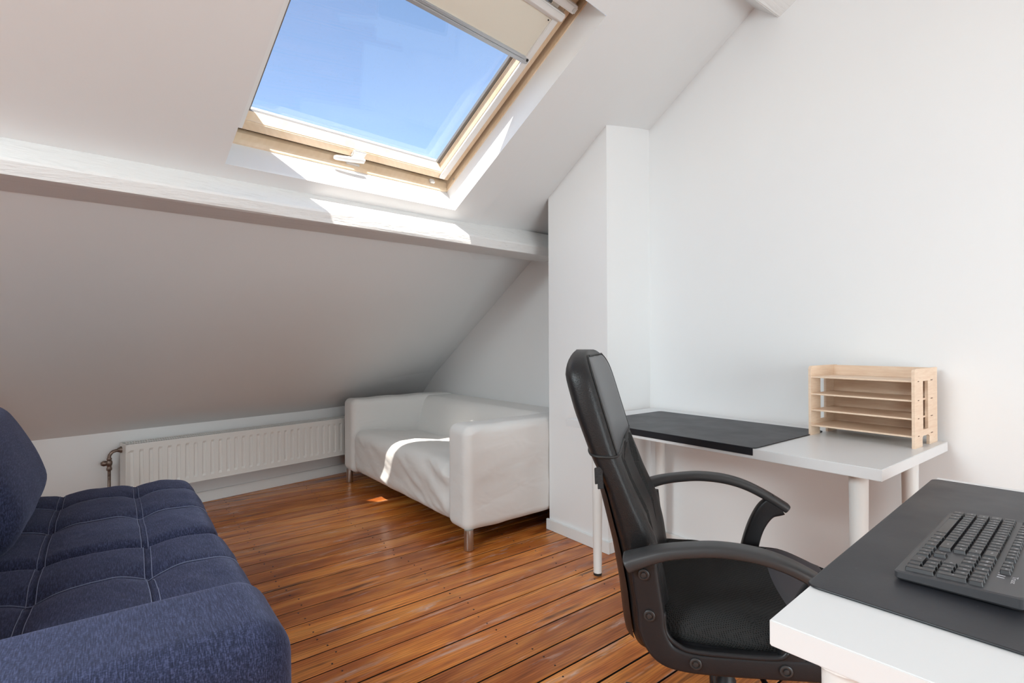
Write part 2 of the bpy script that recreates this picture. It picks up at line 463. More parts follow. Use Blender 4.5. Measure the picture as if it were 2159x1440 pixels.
# ---- sloping ceiling
A0, A1, B0, B1 = -1.122, 0.0, 0.0, 1.133       # window reveal opening in the roof plane
RD = .13                                        # reveal depth
def roof_pt(a, b):
    """upper slope; lifted a little towards the gable, as the old roof is"""
    p = W(a, b); x = p.x
    p.z += .062*sstep(1.45, 2.42, x)
    return p
BEAM_X = lambda x: dict(roof=Vector((x, 2.19+.15*x, 1.742+.027*x)), sh=Vector((x, 2.13+.15*x, 1.652+.027*x)),
                        arris=Vector((x, 2.147+.15*x, 1.610+.0236*x)), back=Vector((x, 2.40+.15*x, 1.612+.028*x)))
def build_ceiling():
    b = B(); RIDGE = 2.45
    As = [-4.7, -3.6, -2.9, -2.2, -1.6, A0, -.8, -.4, A1, .2, .4, .6, .8, .95, 1.1, 1.25]
    Bs = [-.22, B0, .3, .6, .9, B1, 1.5, 2.0, RIDGE]
    vs = {}
    for i, a in enumerate(As):
        for j, q in enumerate(Bs): vs[i, j] = b.bm.verts.new(roof_pt(a, q))
    for i in range(len(As)-1):
        for j in range(len(Bs)-1):
            if As[i] >= A0-1e-6 and As[i+1] <= A1+1e-6 and Bs[j] >= B0-1e-6 and Bs[j+1] <= B1+1e-6: continue
            b.bm.faces.new((vs[i,j], vs[i,j+1], vs[i+1,j+1], vs[i+1,j]))
    # reveals
    def quad(*p): b.bm.faces.new([b.bm.verts.new(q) for q in p])
    e = .0
    quad(W(A0,B0), W(A1,B0), W(A1,B0,RD), W(A0,B0,RD)); quad(W(A1,B0), W(A1,B1), W(A1,B1,RD), W(A1,B0,RD))
    quad(W(A1,B1), W(A0,B1), W(A0,B1,RD), W(A1,B1,RD)); quad(W(A0,B1), W(A0,B0), W(A0,B0,RD), W(A0,B1,RD))
    # lower slope, from behind the beam to the top of the knee wall
    n = 24; rows = []
    for i in range(n+1):
        x = -2.7 + (XG+.1+2.7)*i/n
        top = Vector((x, 2.36+.15*x, 1.637+.028*x)); top.z += .0
        kb = Vector((x, knee_y(x), .5575+.003*x))
        rows.append([b.bm.verts.new(top.lerp(kb, j/12) + Vector((0, 0, sstep(1.2, 2.42, x)*(.05 if j == 0 else .035+.055*min((1-j/12)/.17, 1))))) for j in range(13)])
    for i in range(n):
        for j in range(12): b.bm.faces.new((rows[i][j], rows[i+1][j], rows[i+1][j+1], rows[i][j+1]))
    # opposite slope behind the camera
    def opp(a, t):
        p = roof_pt(a, RIDGE); return Vector((p.x, p.y - t, p.z - .62*t))
    for i in range(len(As)-1):
        quad(opp(As[i], 0), opp(As[i+1], 0), opp(As[i+1], 3.2), opp(As[i], 3.2))
    tag(b.done('ceiling', M_ROOF), kind='structure')
build_ceiling()
def build_beams():
    # purlin under the window: painted timber with bevelled upper board
    def ring(x, keys): return [BEAM_X(x)[k] for k in keys]
    b = B(); xs = [-2.6 + (XG+.08+2.6)*i/50 for i in range(51)]; rings = []
    for x in xs:
        w = lambda s, a: a*noise.noise(Vector((x*2.3, s, .3)))
        q = BEAM_X(x); r, sh, ar, bk = q['roof'], q['sh'], q['arris'], q['back']
        top = Vector((x, r.y+.12, r.z+.02)); top2 = Vector((x, bk.y+.05, bk.z+.06))
        mid = sh.lerp(ar, .5)
        prof = [r+Vector((0,.02,.02)), sh+Vector((0,.004,.006)), sh+Vector((0,.003,-.003+w(1,.002))), ar+Vector((0,-.002+w(2,.003),.012)), ar+Vector((0,.003+w(4,.003),.002+w(3,.003))),
                ar+Vector((0,.018,0)), bk+Vector((0,-.03,w(5,.002))), bk+Vector((0,.03,.01)), top2, top]
        rings.append([b.bm.verts.new(p) for p in prof])
    n = len(rings[0])
    for a, c in zip(rings, rings[1:]):
        for i in range(n): b.bm.faces.new((a[i], a[(i+1)%n], c[(i+1)%n], c[i]))
    b.bm.faces.new(rings[0][::-1]); b.bm.faces.new(rings[-1])
    bmesh.ops.recalc_face_normals(b.bm, faces=b.bm.faces[:])
    tag(b.done('trim_1', M_BEAM), 'white painted roof beam running under the skylight', kind='structure')
    # upper purlin near the ridge, set square to the slope
    P = Vector((XG+.05, 1.102, 2.589)); up = Vector((0, -.848, .53)).normalized(); out = Vector((0, .53, .848))
    out = Vector((0, .105, .095)); up = Vector((0, -.16, .085))
    e = Vector((-5.0, .14, 0))
    tag(B().hexa([P, P+up, P+up+out*1.7, P+out*1.7, P+e, P+e+up, P+e+up+out*1.7, P+e+out*1.7], .004).done('trim_2', M_BEAM), 'white painted upper roof beam at the top right', kind='structure')
build_beams()

# ---- skylight
def build_window():
    Mw = frame(W((A0+A1)/2, 0, RD), F1, F2)
    win = tag(empty('window_1', Mw), 'pine framed roof window with a half drawn cream blind', kind='structure')
    mid = (A0+A1)/2
    D0, D1 = RD-.003, .26
    # fixed frame rails: chamfered towards the room
    def rail(name, p0, p1, inn):
        # p0,p1 ends on the reveal edge (a,b); inn = inward direction (a,b); section in (inward, d)
        sec = [(.006, D0), (.0, .150), (-.004, .153), (-.008, .172), (-.010, .215), (.035, .215), (.035, D1), (-.07, D1), (-.07, D0+.004), (-.004, D0)]
        if inn[1]: sec = [(.008, D0), (.014, .143), (.010, .146), (.020, .176), (.020, .218), (.06, .218), (.06, D1), (-.07, D1), (-.07, D0+.004), (-.004, D0)]
        r0 = []; r1 = []
        for i, d in sec:
            m0 = i if i > 0 else i
            r0.append(W(p0[0]+inn[0]*i+ (abs(inn[1])*0), p0[1]+inn[1]*i, d)); r1.append(W(p1[0]+inn[0]*i, p1[1]+inn[1]*i, d))
        return B().prism(r0, r1).done(name, M_PINE, win)
    rail('frame_rail', (A0-.05, B0), (A1+.05, B0), (0, 1)); rail('frame_rail', (A0-.05, B1), (A1+.05, B1), (0, -1))
    rail('frame_rail', (A0, B0-.05), (A0, B1+.05), (1, 0)); rail('frame_rail', (A1, B0-.05), (A1, B1+.05), (-1, 0))
    # sash
    S0, S1, T0, T1 = A0+.006, A1-.006, .046, 1.095
    wd = .068
    sash = B()
    for (a0, a1, c0, c1, ax) in ((S0, S1, T0, T0+.044, 0), (S0, S1, T1-.06, T1, 0)):
        sash.wbox(a0, a1, c0, c1, .165, .235, .004)
    so = sash.done('sash_rail', M_PINE, win)
    # bevelled glazing beads round the pane, in pine
    G0, G1, H0, H1 = S0+.078, S1-.078, .108, 1.03
    bd = B()
    bd.hexa([W(G0-.01,T0+.040,.167),W(G1+.01,T0+.040,.167),W(G1,H0,.203),W(G0,H0,.203),W(G0-.01,T0+.040,.235),W(G1+.01,T0+.040,.235),W(G1,H0,.235),W(G0,H0,.235)])
    bd.hexa([W(G0-.01,T1-.058,.167),W(G1+.01,T1-.058,.167),W(G1,H1,.203),W(G0,H1,.203),W(G0-.01,T1-.058,.235),W(G1+.01,T1-.058,.235),W(G1,H1,.235),W(G0,H1,.235)])
    for sgn, e, g in ((1, S0, G0), (-1, S1, G1)):
        bd.hexa([W(e+sgn*.036,T0+.04,.166),W(e+sgn*.072,T0+.04,.166),W(e+sgn*.072,T1-.05,.166),W(e+sgn*.036,T1-.05,.166),
                 W(e+sgn*.036,T0+.04,.235),W(g,T0+.04,.205),W(g,T1-.05,.205),W(e+sgn*.036,T1-.05,.235)])
    bd.done('glazing_bead', M_PINE, win)
    for e, sgn in ((S0, 1), (S1, -1)):
        B().wbox(min(e, e+sgn*.038), max(e, e+sgn*.038), T0+.002, T1-.002, .165, .235, .004).done('sash_stile', M_PINE, win)
        B().wbox(min(e+sgn*.037, e+sgn*.070), max(e+sgn*.037, e+sgn*.070), T0+.012, T1-.075, .152, .1665, .002).done('blind_guide', M_WHITEPL, win)
    # spacer and pane
    sp = B()
    for a0, a1, c0, c1 in ((G0-.002, G0+.018, H0, H1), (G1-.018, G1+.002, H0, H1), (G0, G1, H0-.010, H0+.0005), (G0, G1, H1-.004, H1+.002)):
        sp.wbox(a0, a1, c0, c1, .208, .222)
    sp.done('glass_spacer', MT('dull glazing spacer', (.20, .20, .20), .45, .3).m, win)
    for dd in (.206, .228):
        B().grid(lambda u, v, dd=dd: W(G0-.02+(G1-G0+.04)*u, H0-.02+(H1-H0+.04)*v, dd), 1, 1).done('pane', M_GLASS, win)
    gk = B()
    for a0, a1, c0, c1 in ((S0, S1, T0-.03, T0+.004), (S0, S1, T1-.004, T1+.03), (S0-.016, S0+.004, T0, T1), (S1-.004, S1+.016, T0, T1)):
        gk.wbox(a0, a1, c0, c1, .200, .206)
    gk.done('gasket', M_GASKET, win)
    # roller blind
    def bl(u, v):
        a = S0+.062 + (S1-S0-.124)*u; c = .795 + (.99-.795)*v
        return W(a, c, .160 + .004*fbm((a*3, c*3, 0), 2) - .0005)
    B().grid(bl, 30, 10).done('blind_cloth', M_BLIND, win, True)
    B().wbox(S0+.050, S1-.050, .768, .784, .146, .166, .003).wbox(S0+.050, S1-.050, .782, .797, .152, .164, .003).done('blind_bar', M_SILVER, win)
    for a in (S0+.048, S1-.060):
        B().wbox(a, a+.012, .770, .792, .148, .163, .002).done('blind_bar_end', M_GASKET, win)
    B().wbox(S0+.03, S1-.034, .988, 1.022, .135, .165, .005).wbox(S0+.05, S1-.055, .978, .990, .150, .163, .002).done('blind_cassette', M_WHITEPL, win)
    bh = B(); bh.lathe([(.003, 0), (.003, .004)], frame(W(S1-.092, .968, .150), F1, F2), 12); bh.done('blind_pin', M_GASKET, win)
    # ventilation bar at the top
    B().wbox(S0+.12, S1-.028, 1.044, 1.078, .108, .140, .006).done('ventilation_bar', M_WHITEPL, win)
    B().wbox(S1-.055, S1-.035, 1.052, 1.070, .1065, .1085, .001).done('bar_end_cap', MT('grey plastic inset', (.6, .6, .58), .5).m, win)
    # handle on the bottom sash rail
    hx = mid + .012
    hp = B().wbox(hx-.034, hx+.034, T0+.006, T0+.046, .153, .166, .006).done('handle_plate', M_WHITEPL, win)
    hb = B(); hb.lathe([(.012, 0), (.012, .022), (.014, .026)], frame(W(hx+.014, T0+.022, .155), F1, -F2), 16)
    hl = [W(hx+.020, T0+.020, .128), W(hx-.010, T0+.020, .125), W(hx-.060, T0+.014, .124), W(hx-.112, T0+.006, .126), W(hx-.122, T0+.004, .127)]
    def rr(w, h, n=16): return [(math.copysign(abs(math.cos(2*PI*i/n))**.5, math.cos(2*PI*i/n))*w, math.copysign(abs(math.sin(2*PI*i/n))**.5, math.sin(2*PI*i/n))*h) for i in range(n)]
    hb.sweep(hl, [rr(.011, .007), rr(.013, .008), rr(.012, .008), rr(.011, .007), rr(.007, .004)], up=F3)
    hb.done('handle', M_WHITEPL, win, True, 40)
    kb = B().wbox(hx-.040, hx+.030, .006, .019, .150, .163, .003); kb.done('strike_plate', M_WHITEPL, win)
    B().wbox(A1-.112, A1-.086, .016, .030, .150, .172, .002).done('catch', M_WHITEPL, win)
    sb = B(); sb.lathe([(.006, 0), (.0055, .002)], frame(W(A1-.004, .085, .142), F2, F3), 14); sb.done('screw', M_STEEL, win)
build_window()

# frames added round the two unseen area lamps; no openings behind them
def build_lamp_frames():
    w = tag(empty('left_lamp_frame', frame(W(-3.05, .75), F1, F2)), kind='structure')
    for a0, a1, b0, b1 in ((-3.67, -3.60, .10, 1.40), (-2.50, -2.43, .10, 1.40), (-3.60, -2.50, .10, .17), (-3.60, -2.50, 1.33, 1.40)):
        B().wbox(a0, a1, b0, b1, -.035, .02, .004).done('frame_rail', M_PINE, w)
    w = tag(empty('rear_lamp_frame', Matrix.Translation((.8, -2.24, .95))), kind='structure')
    for x0, x1, z0, z1 in ((-.18, -.10, .22, 1.68), (1.70, 1.78, .22, 1.68), (-.10, 1.70, .22, .30), (-.10, 1.70, 1.60, 1.68)):
        B().box(x0, x1, -2.30, -2.19, z0, z1, .004).done('frame_rail', M_TRIM, w)
build_lamp_frames()

# ================================================================== RADIATOR
def build_radiator():
    n = -NK
    def K(s, off, z): return EK*s + NK*(CK-off) + Vector((0, 0, z))
    t = empty('radiator', frame(K(1.6, .10, .18), EK, NK)); tag(t, 'low white panel radiator on the knee wall behind the blue sofa', 'radiator')
    s0, s1, z0, z1, f0, f1 = .838, 2.55, .194, .487, .035, .175
    # pressed front panel with vertical channels
    nrib = 33; pitch = (s1-s0-.05)/nrib
    b = B()
    def depth(s, z):
        q = ((s-s0-.025)/pitch) % 1.0
        if s < s0+.02 or s > s1-.02: return 0
        e = sstep(.16, .24, q)*(1-sstep(.76, .84, q))
        v = sstep(z0+.030, z0+.045, z)*(1-sstep(z1-.045, z1-.030, z))
        return -.007*(1-e)*v
    ss = sorted(set([round(x, 5) for x in [s0, s0+.02, s1-.02, s1] + [s0+.025+pitch*(k+q) for k in range(nrib) for q in (.0, .16, .24, .5, .76, .84)]]))
    zs = [z0, z0+.03, z0+.045, (z0+z1)/2, z1-.045, z1-.03, z1]
    vv = [[b.bm.verts.new(K(s, f1+depth(s, z), z)) for z in zs] for s in ss]
    for i in range(len(ss)-1):
        for j in range(len(zs)-1): b.bm.faces.new((vv[i][j], vv[i+1][j], vv[i+1][j+1], vv[i][j+1]))
    def kb(bb, a0, a1, o0, o1, c0, c1, bev=0):
        return bb.hexa([K(a0,o1,c0),K(a1,o1,c0),K(a1,o0,c0),K(a0,o0,c0),K(a0,o1,c1),K(a1,o1,c1),K(a1,o0,c1),K(a0,o0,c1)], bev)
    b2 = b
    kb(b2, s0, s1, f1-.012, f1-.008, z0, z1)
    kb(b2, s0-.001, s1+.001, f1-.010, f1+.0015, z0-.004, z0+.006, .002); kb(b2, s0-.001, s1+.001, f1-.010, f1+.0015, z1-.006, z1+.003, .002)
    b2.done('front_panel', M_RAD, t)
    for a in (s0-.004, s1-.002):
        kb(B(), a, a+.006, f0, f1, z0-.002, z1+.006, .002).done('side_panel', M_RAD, t)
    kb(B(), s0, s1, f0+.028, f1-.030, z0+.01, z1-.03).done('convector_core', M_RADDARK, t)
    kb(B(), s0, s1, f0-.002, f0+.004, z0, z1, .001).done('back_panel', M_RAD, t)
    g = B()
    for o in (f0+.004, (f0+f1)/2, f1-.008): kb(g, s0, s1, o-.006, o+.006, z1, z1+.005)
    x = s0+.02
    while x < s1-.02: kb(g, x, x+.0065, f0, f1-.006, z1-.001, z1+.0035); x += .0135
    g.done('top_grille', M_RAD, t)
    # valve and pipe
    ps, po = .772, .075
    v = B()
    v.tube([K(ps, po, .0), K(ps, po, .345)], .0085, 14); v.done('supply_pipe', M_BRONZE, t, True)
    v = B()
    v.lathe([(.013, 0), (.0145, .006), (.0145, .014), (.012, .018), (.012, .028), (.0155, .034), (.017, .045), (.0155, .056), (.011, .062), (.014, .068), (.012, .076)],
            Matrix.Translation(K(ps, po, .335)), 16)
    v.tube(catmull([K(ps, po, .405), K(ps+.002, po, .425), K(ps+.018, po, .446), K(ps+.045, po, .452), K(s0-.004, po, .453)], 5), .0095, 14)
    v.lathe([(.013, 0), (.015, .008), (.020, .014), (.020, .020)], frame(K(s0-.024, po, .453), NK, Vector((0,0,1))), 16)
    v.lathe([(.008, 0), (.016, .012), (.017, .024), (.010, .036), (.004, .038)], frame(K(ps, po+.006, .380), Vector((0,0,1)), EK) @ Matrix.Rotation(-PI/2, 4, 'Y') if False else Matrix.Translation(K(ps-.004, po, .381)) @ ((-EK).to_track_quat('Z', 'Y').to_matrix().to_4x4()), 14)
    v.done('valve', M_BRONZE, t, True, 50)
build_radiator()

# ================================================================== WHITE SOFA
def build_white_sofa():
    t = empty('loveseat', Matrix.Translation((1.9, 3.18, 0))); tag(t, 'white slipcovered two seat sofa against the gable wall under the slope', 'sofa')
    X0, X1, Y0, Y1, ZB, ZT = 1.474, 2.405, 2.291, 4.115, .098, .660
    aw = .205
    def wr(amp, sx, sy, sz, k=0):
        def f(p):
            q = Vector((p.x*sx+k, p.y*sy, p.z*sz)); d = amp*fbm(q, 4); return d
        return f
    w1 = wr(.010, 5, 5, 9); 
    def arm_r(p):
        d = 0
        if p.y < Y0+.05:   # outer face: soft diagonal creases
            s = p.x*2.0 + p.z*-7.5; d = .011*fbm((s*.9, p.x*1.8, p.z*.9), 3)*sstep(X0, X0+.12, p.x)
            g = sstep(ZT-.16, ZT-.05, p.z)*(1-sstep(X0+.05, X0+.26, p.x)); d += .004*g*math.sin((p.z*1.0-p.x*.35)*130)
        return Vector((p.x+.004*fbm((p.x*3, p.y*6, p.z*4), 2), p.y + d*.6, p.z + .006*fbm((p.x*4, 2, 1), 2) - .010*sstep(X0+.35, X0+.0, p.x)*0))
    def arm_l(p): return Vector((p.x, p.y + .008*fbm((p.x*4, p.y*4, p.z*4+5), 3), p.z + .006*fbm((p.x*4, 7, 1), 2)))
    B().rbox((X0, Y0, ZB), (X1, Y0+aw, ZT), .048, .025, arm_r).done('armrest', M_CLOTH, t, True)
    B().rbox((X0, Y1-aw, ZB), (X1, Y1, ZT+.012), .048, .03, arm_l).done('armrest', M_CLOTH, t, True)
    ya, yb = Y0+aw-.006, Y1-aw+.006
    def back(p):
        k = (p.z-.2)/(ZT-.2); x = p.x
        w = min(1, max(0, (X1-p.x)/(X1-2.004))); x = p.x + w*(.112*k - .02*math.sin(PI*min(max(k, 0), 1)) + .006*fbm((p.y*7+p.z*3.5, p.z*2.0, 3), 3))
        return Vector((x, p.y, p.z - .012*sstep(.7, 1, k)*0))
    B().rbox((2.004, ya-.05, .2), (X1, yb+.05, ZT+.004), .055, .03, back).done('backrest', M_CLOTH, t, True)
    def seat(p):
        x, y, z = p; u = (y-ya)/(yb-ya)
        top = sstep(.30, .42, z)
        crown = math.sin(PI*min(max(u, 0), 1))**.5
        zz = z + top*(.014*crown - .045*sstep(X0+.15, 1.98, x)) - top*.030*(1-sstep(0, .09, u))*0
        # front drop
        fr = 1-sstep(X0, X0+.09, x)
        xx = x - fr*(.020*sstep(.20, .38, z)*crown - .004)
        k = 1-sstep(.05, .55, u)   # looser cloth towards the camera end
        s = u*9 - z*11
        d = (.006+.010*k)*fbm((s*.9, z*5+u*2, x*4), 4)
        xx += fr*d*1.3; zz += top*(1-fr)*.006*fbm((x*6, y*5, 2), 3)
        # tuck against arms and back
        zz -= top*.020*((1-sstep(0, .045, u)) + sstep(.955, 1, u))
        return Vector((xx, y, zz))
    B().rbox((X0+.004, ya-.02, ZB+.004), (2.06, yb+.02, .432), .075, .020, seat).done('seat', M_CLOTH, t, True)
    for x, y in ((1.506, 2.318), (1.504, 4.052), (2.27, 2.318), (2.27, 4.052)):
        B().lathe([(.024, 0.002), (.0255, .005), (.0255, ZB+.012)], Matrix.Translation((x, y, 0)), 28).done('leg', M_STEEL, t, True, 40)
    B().box(X0+.10, X1-.05, Y0+.10, Y1-.10, ZB-.006, ZB+.05).done('frame', MT('dark underside cloth', (.03, .03, .035), .9).m, t)
build_white_sofa()

# ================================================================== NAVY SOFA
def build_navy_sofa():
    t = empty('blue_sofa', Matrix.Translation((-.25, 2.0, 0))); tag(t, 'navy blue fabric sofa with tufted seats and one broad arm in the foreground', 'sofa')
    XB = -.78
    def arm(p):
        return Vector((p.x + .005*fbm((p.x*3, p.y*3, p.z*3), 2), p.y - .012*math.sin(PI*min(max((p.z-.1)/.46, 0), 1)), p.z + .006*math.sin(PI*(p.x-XB)/(.28-XB))))
    B().rbox((XB, 1.045, .085), (.288, 1.375, .560), .075, .03, arm).done('armrest', M_NAVY, t, True)
    B().rbox((XB, 1.34, .085), (.265, 2.935, .315), .03, .05).done('base', M_NAVY, t, True)
    SX, SX2 = .085, -.165         # lengthwise tufting seams
    def make_cushion(y0, y1, x1, cross, k):
        x0 = -.50
        def puff(x, y):
            def seg(v, cuts):
                for a, b in zip(cuts, cuts[1:]):
                    if a <= v <= b:
                        u = (v-a)/(b-a); return (4*u*(1-u))**.42
                return 0
            px = seg(x, [x0, SX2, SX, x1+.10]); py = seg(y, [y0-.10] + cross + [y1+.10])
            d = min([math.hypot(x-sx, (y-c)) for sx in (SX, SX2) for c in cross])
            return .004 + .017*px**.8 + .009*py**.8 + .010*px*py - .014*math.exp(-(d/.045)**2)
        def fn(p):
            top = sstep(.36, .43, p.z)
            z = p.z + top*(puff(p.x, p.y) - .016 - .012*sstep(.16, x1, p.x))
            f = sstep(x1-.07, x1, p.x); yy = min(max((p.y-y0)/(y1-y0), 0), 1)
            return Vector((p.x + f*.014*math.sin(PI*yy)**.5*(1 if p.z > .33 else .3) + .004*fbm((p.x*5, p.y*5, p.z*5+k), 2), p.y, z + .004*top*fbm((p.x*7+p.y*5, p.y*3-p.x*9, k), 3)))
        c = B().rbox((x0, y0, .305), (x1, y1, .452), .055, .010, fn).done('seat_cushion', M_NAVY, t, True)
        def top_z(x, y): return fn(Vector((x, y, .452))).z
        def top_pt(x, y):
            # follow the rounded front edge
            if x > x1-.055:
                e = (x-(x1-.055))/.055; e = min(e, .999); dz = .055*(1-math.sqrt(max(0, 1-e*e)))
            else: dz = 0
            for lim, s in ((y0+.055, -1), (y1-.055, 1)):
                if (y-lim)*s > 0:
                    e = min(abs(y-lim)/.055, .999); dz = max(dz, .055*(1-math.sqrt(max(0, 1-e*e))))
            q = fn(Vector((x, y, .452-dz))); return q + Vector((.0008, 0, .0008))
        st = B()
        for sx in (SX, SX2):
            for o in (-.009, .009):
                st.tube([top_pt(sx+o, y0+.012 + (y1-y0-.024)*i/60) for i in range(61)], .0011, 5)
        for cy in cross:
            st.tube([(top_pt(-.45+(x1-.004+.45)*i/70, cy-.007)+top_pt(-.45+(x1-.004+.45)*i/70, cy+.007))*.5 + Vector((0, 0, .0006)) for i in range(71)], .0012, 5)
        s = st.done('stitching', M_STITCH, c)
        return c
    c1 = make_cushion(1.372, 2.045, .302, [1.785], 1)
    c2 = make_cushion(2.048, 2.945, .296, [2.415, 2.735], 2)
    B().tube([(-.48, 2.047, .437), (.235, 2.047, .437)], .004, 8).done('piping', M_DARKPIPE, t, True)
    # backrest and loose back pillows
    B().rbox((XB, 1.36, .12), (-.50, 2.925, .80), .06, .05, lambda p: Vector((p.x-.10*(p.z-.12), p.y, p.z))).done('backrest', M_NAVY, t, True)
    for y0, y1, tw in ((2.07, 2.95, .02), (1.40, 2.055, -.01)):
        def pil(p, y0=y0, y1=y1, tw=tw):
            u = (p.y-y0)/(y1-y0); v = (p.z-.0)/.45
            e = max(0, (4*u*(1-u)))**.35*max(0, 4*v*(1-v))**.35
            f = p.x*(.45+.75*e)
            L = Vector((f, p.y, p.z - .02*(1-abs(2*u-1))*0))
            a = math.radians(24)
            x = L.x*math.cos(a) - L.z*math.sin(a); z = L.x*math.sin(a) + L.z*math.cos(a)
            return Vector((-.285 + x + .006*fbm((p.y*4, p.z*4, 3), 2) + tw, L.y, .468 + z))
        o = B().rbox((-.105, y0, 0), (.105, y1, .45), .10, .03, pil).done('back_cushion', M_NAVY, t, True)
        pb = B(); pts = []
        for k in range(41):
            u = k/40; pts.append(pil(Vector((.0, y0+.02+(y1-y0-.04)*u, .003))))
        pb.tube(pts, .004, 6); pb.done('piping', M_DARKPIPE, o, True)
    for x, y in ((.20, 1.11), (.20, 2.86), (-.7, 1.11), (-.7, 2.86)):
        B().lathe([(.02, .0), (.026, .09)], Matrix.Translation((x, y, 0)), 16).done('leg', M_BLACKFOOT, t, True, 40)
build_navy_sofa()

# ================================================================== DESKS
def rounded_rect(x0, x1, y0, y1, r, k=5):
    pts = []
    for cx, cy, a0 in ((x1-r, y1-r, 0), (x0+r, y1-r, 90), (x0+r, y0+r, 180), (x1-r, y0+r, 270)):
        for i in range(k+1):
            a = math.radians(a0+90*i/k); pts.append((cx+r*math.cos(a), cy+r*math.sin(a)))
    return pts
ZD = .739
def build_desk(name, M, Lx, Ly, legs, label):
    t = empty(name, M); tag(t, label, 'desk')
    LB().box(0, Lx, 0, Ly, ZD-.034, ZD, .0015, 2).done('desk_top', M_DESK, t)
    for x, y in legs:
        lg = LB().lathe([(.0195, .012), (.0265, ZD-.042), (.0265, ZD-.034)], Matrix.Translation((x, y, 0)), 32).done('leg', M_LEG, t, True, 40)
        LB().lathe([(.0185, 0), (.0195, .003), (.0195, .014)], Matrix.Translation((x, y, 0)), 24).done('foot', M_BLACKFOOT, lg, True, 40)
        LB().lathe([(.045, ZD-.037), (.045, ZD-.034)], Matrix.Translation((x, y, 0)), 24).done('mounting_plate', M_LEG, lg)
    return t
def build_mat(name, M, x0, x1, y0, y1, lip_side, label, r=.018):
    t = empty(name, M @ Matrix.Translation(((x0+x1)/2, (y0+y1)/2, ZD))); tag(t, label, 'desk mat')
    inv = Matrix.Translation((-(x0+x1)/2, -(y0+y1)/2, -ZD))
    b = B(inv); pr_ = rounded_rect(x0, x1, y0, y1, r)
    b.prism([(x, y, ZD+.0004) for x, y in pr_], [(x, y, ZD+.0036) for x, y in pr_])
    b.done('pad', M_MAT, t)
    e = B(inv)
    ring = [(x, y, ZD+.0030) for x, y in pr_]; 
    e.sweep(ring+[ring[0], ring[1]], [[(.0013*math.cos(2*PI*i/6), .0013*math.sin(2*PI*i/6)) for i in range(6)]]*(len(ring)+2), up=(0,0,1)); e.done('edge_binding', M_MATEDGE, t)
    l = B(inv); th = .0035
    if lip_side == 'y0':
        l.box(x0+.004, x1-.004, -th, -.0005, ZD-.022, ZD+.003, .001)
        l.box(x0+.004, x1-.004, -th, y0+.004, ZD+.0005, ZD+.0034, .001)
    l.done('front_lip', M_MATEDGE, t)
    return t
# desk against the gable wall: local x runs along its front edge towards the camera (-Y), local y towards the wall (+X)
d1o = Vector((1.727, 1.800, 0)); d1x = Vector((-.007, -1.29, 0)).normalized()
M1 = frame(d1o, d1x); M1 = Matrix((d1x, Vector((-d1x.y, d1x.x, 0)), Vector((0, 0, 1)))).transposed().to_4x4(); M1.translation = d1o
build_desk('wall_desk', M1, 1.29, .672, [(.108, .10), (1.20, .095), (.108, .585), (1.20, .585)], 'white desk along the gable wall beside the chimney breast')
build_mat('wall_desk_mat', M1, .132, .922, 0, .556, 'y0', 'black desk mat with a folded front lip on the desk along the gable wall')
# desk in the right foreground: local x away from the camera (+X), local y to the near side (-Y)
u2 = Vector((.99824, .0593, 0)); d2o = Vector((.678, .327, 0))
M2 = Matrix((u2, Vector((-u2.y, u2.x, 0)), Vector((0, 0, 1)))).transposed().to_4x4(); M2.translation = d2o
# use y from -0.60 (far side from the chair) to 0 (chair side)
def build_desk2():
    t = empty('corner_desk', M2); tag(t, 'white desk in the right foreground carrying the keyboard', 'desk')
    LB().box(0, 1.063, -.60, 0, ZD-.034, ZD, .0015, 2).done('desk_top', M_DESK, t)
    for x, y in ((.042, -.075), (1.00, -.075), (.042, -.53), (1.00, -.53)):
        lg = LB().lathe([(.0195, .012), (.0265, ZD-.042), (.0265, ZD-.034)], Matrix.Translation((x, y, 0)), 32).done('leg', M_LEG, t, True, 40)
        LB().lathe([(.0185, 0), (.0195, .003), (.0195, .014)], Matrix.Translation((x, y, 0)), 24).done('foot', M_BLACKFOOT, lg, True, 40)
        LB().lathe([(.040, ZD-.037), (.040, ZD-.034)], Matrix.Translation((x, y, 0)), 24).done('mounting_plate', M_LEG, lg)
    x0, x1, y0, y1 = .136, 1.020, -.46, .002
    m = empty('corner_desk_mat', M2 @ Matrix.Translation((.578, -.23, ZD))); tag(m, 'black desk mat under the keyboard on the foreground desk', 'desk mat')
    inv = Matrix.Translation((-.578, .23, -ZD)); b = B(inv); pr_ = rounded_rect(x0, x1, y0, y1, .016)
    b.prism([(x, y, ZD+.0004) for x, y in pr_], [(x, y, ZD+.0036) for x, y in pr_]); b.done('pad', M_MAT, m)
    e = B(inv); ring = [(x, y, ZD+.0022) for x, y in pr_]
    e.sweep(ring+[ring[0], ring[1]], [[(.0018*math.cos(2*PI*i/8), .0018*math.sin(2*PI*i/8)) for i in range(8)]]*(len(ring)+2), up=(0,0,1)); e.done('edge_binding', M_MATEDGE, m, True)
    l = B(inv); l.box(x0+.012, x1-.012, .0008, .0042, ZD-.022, ZD+.0030, .0012); l.done('front_lip', M_MATEDGE, m)
build_desk2()

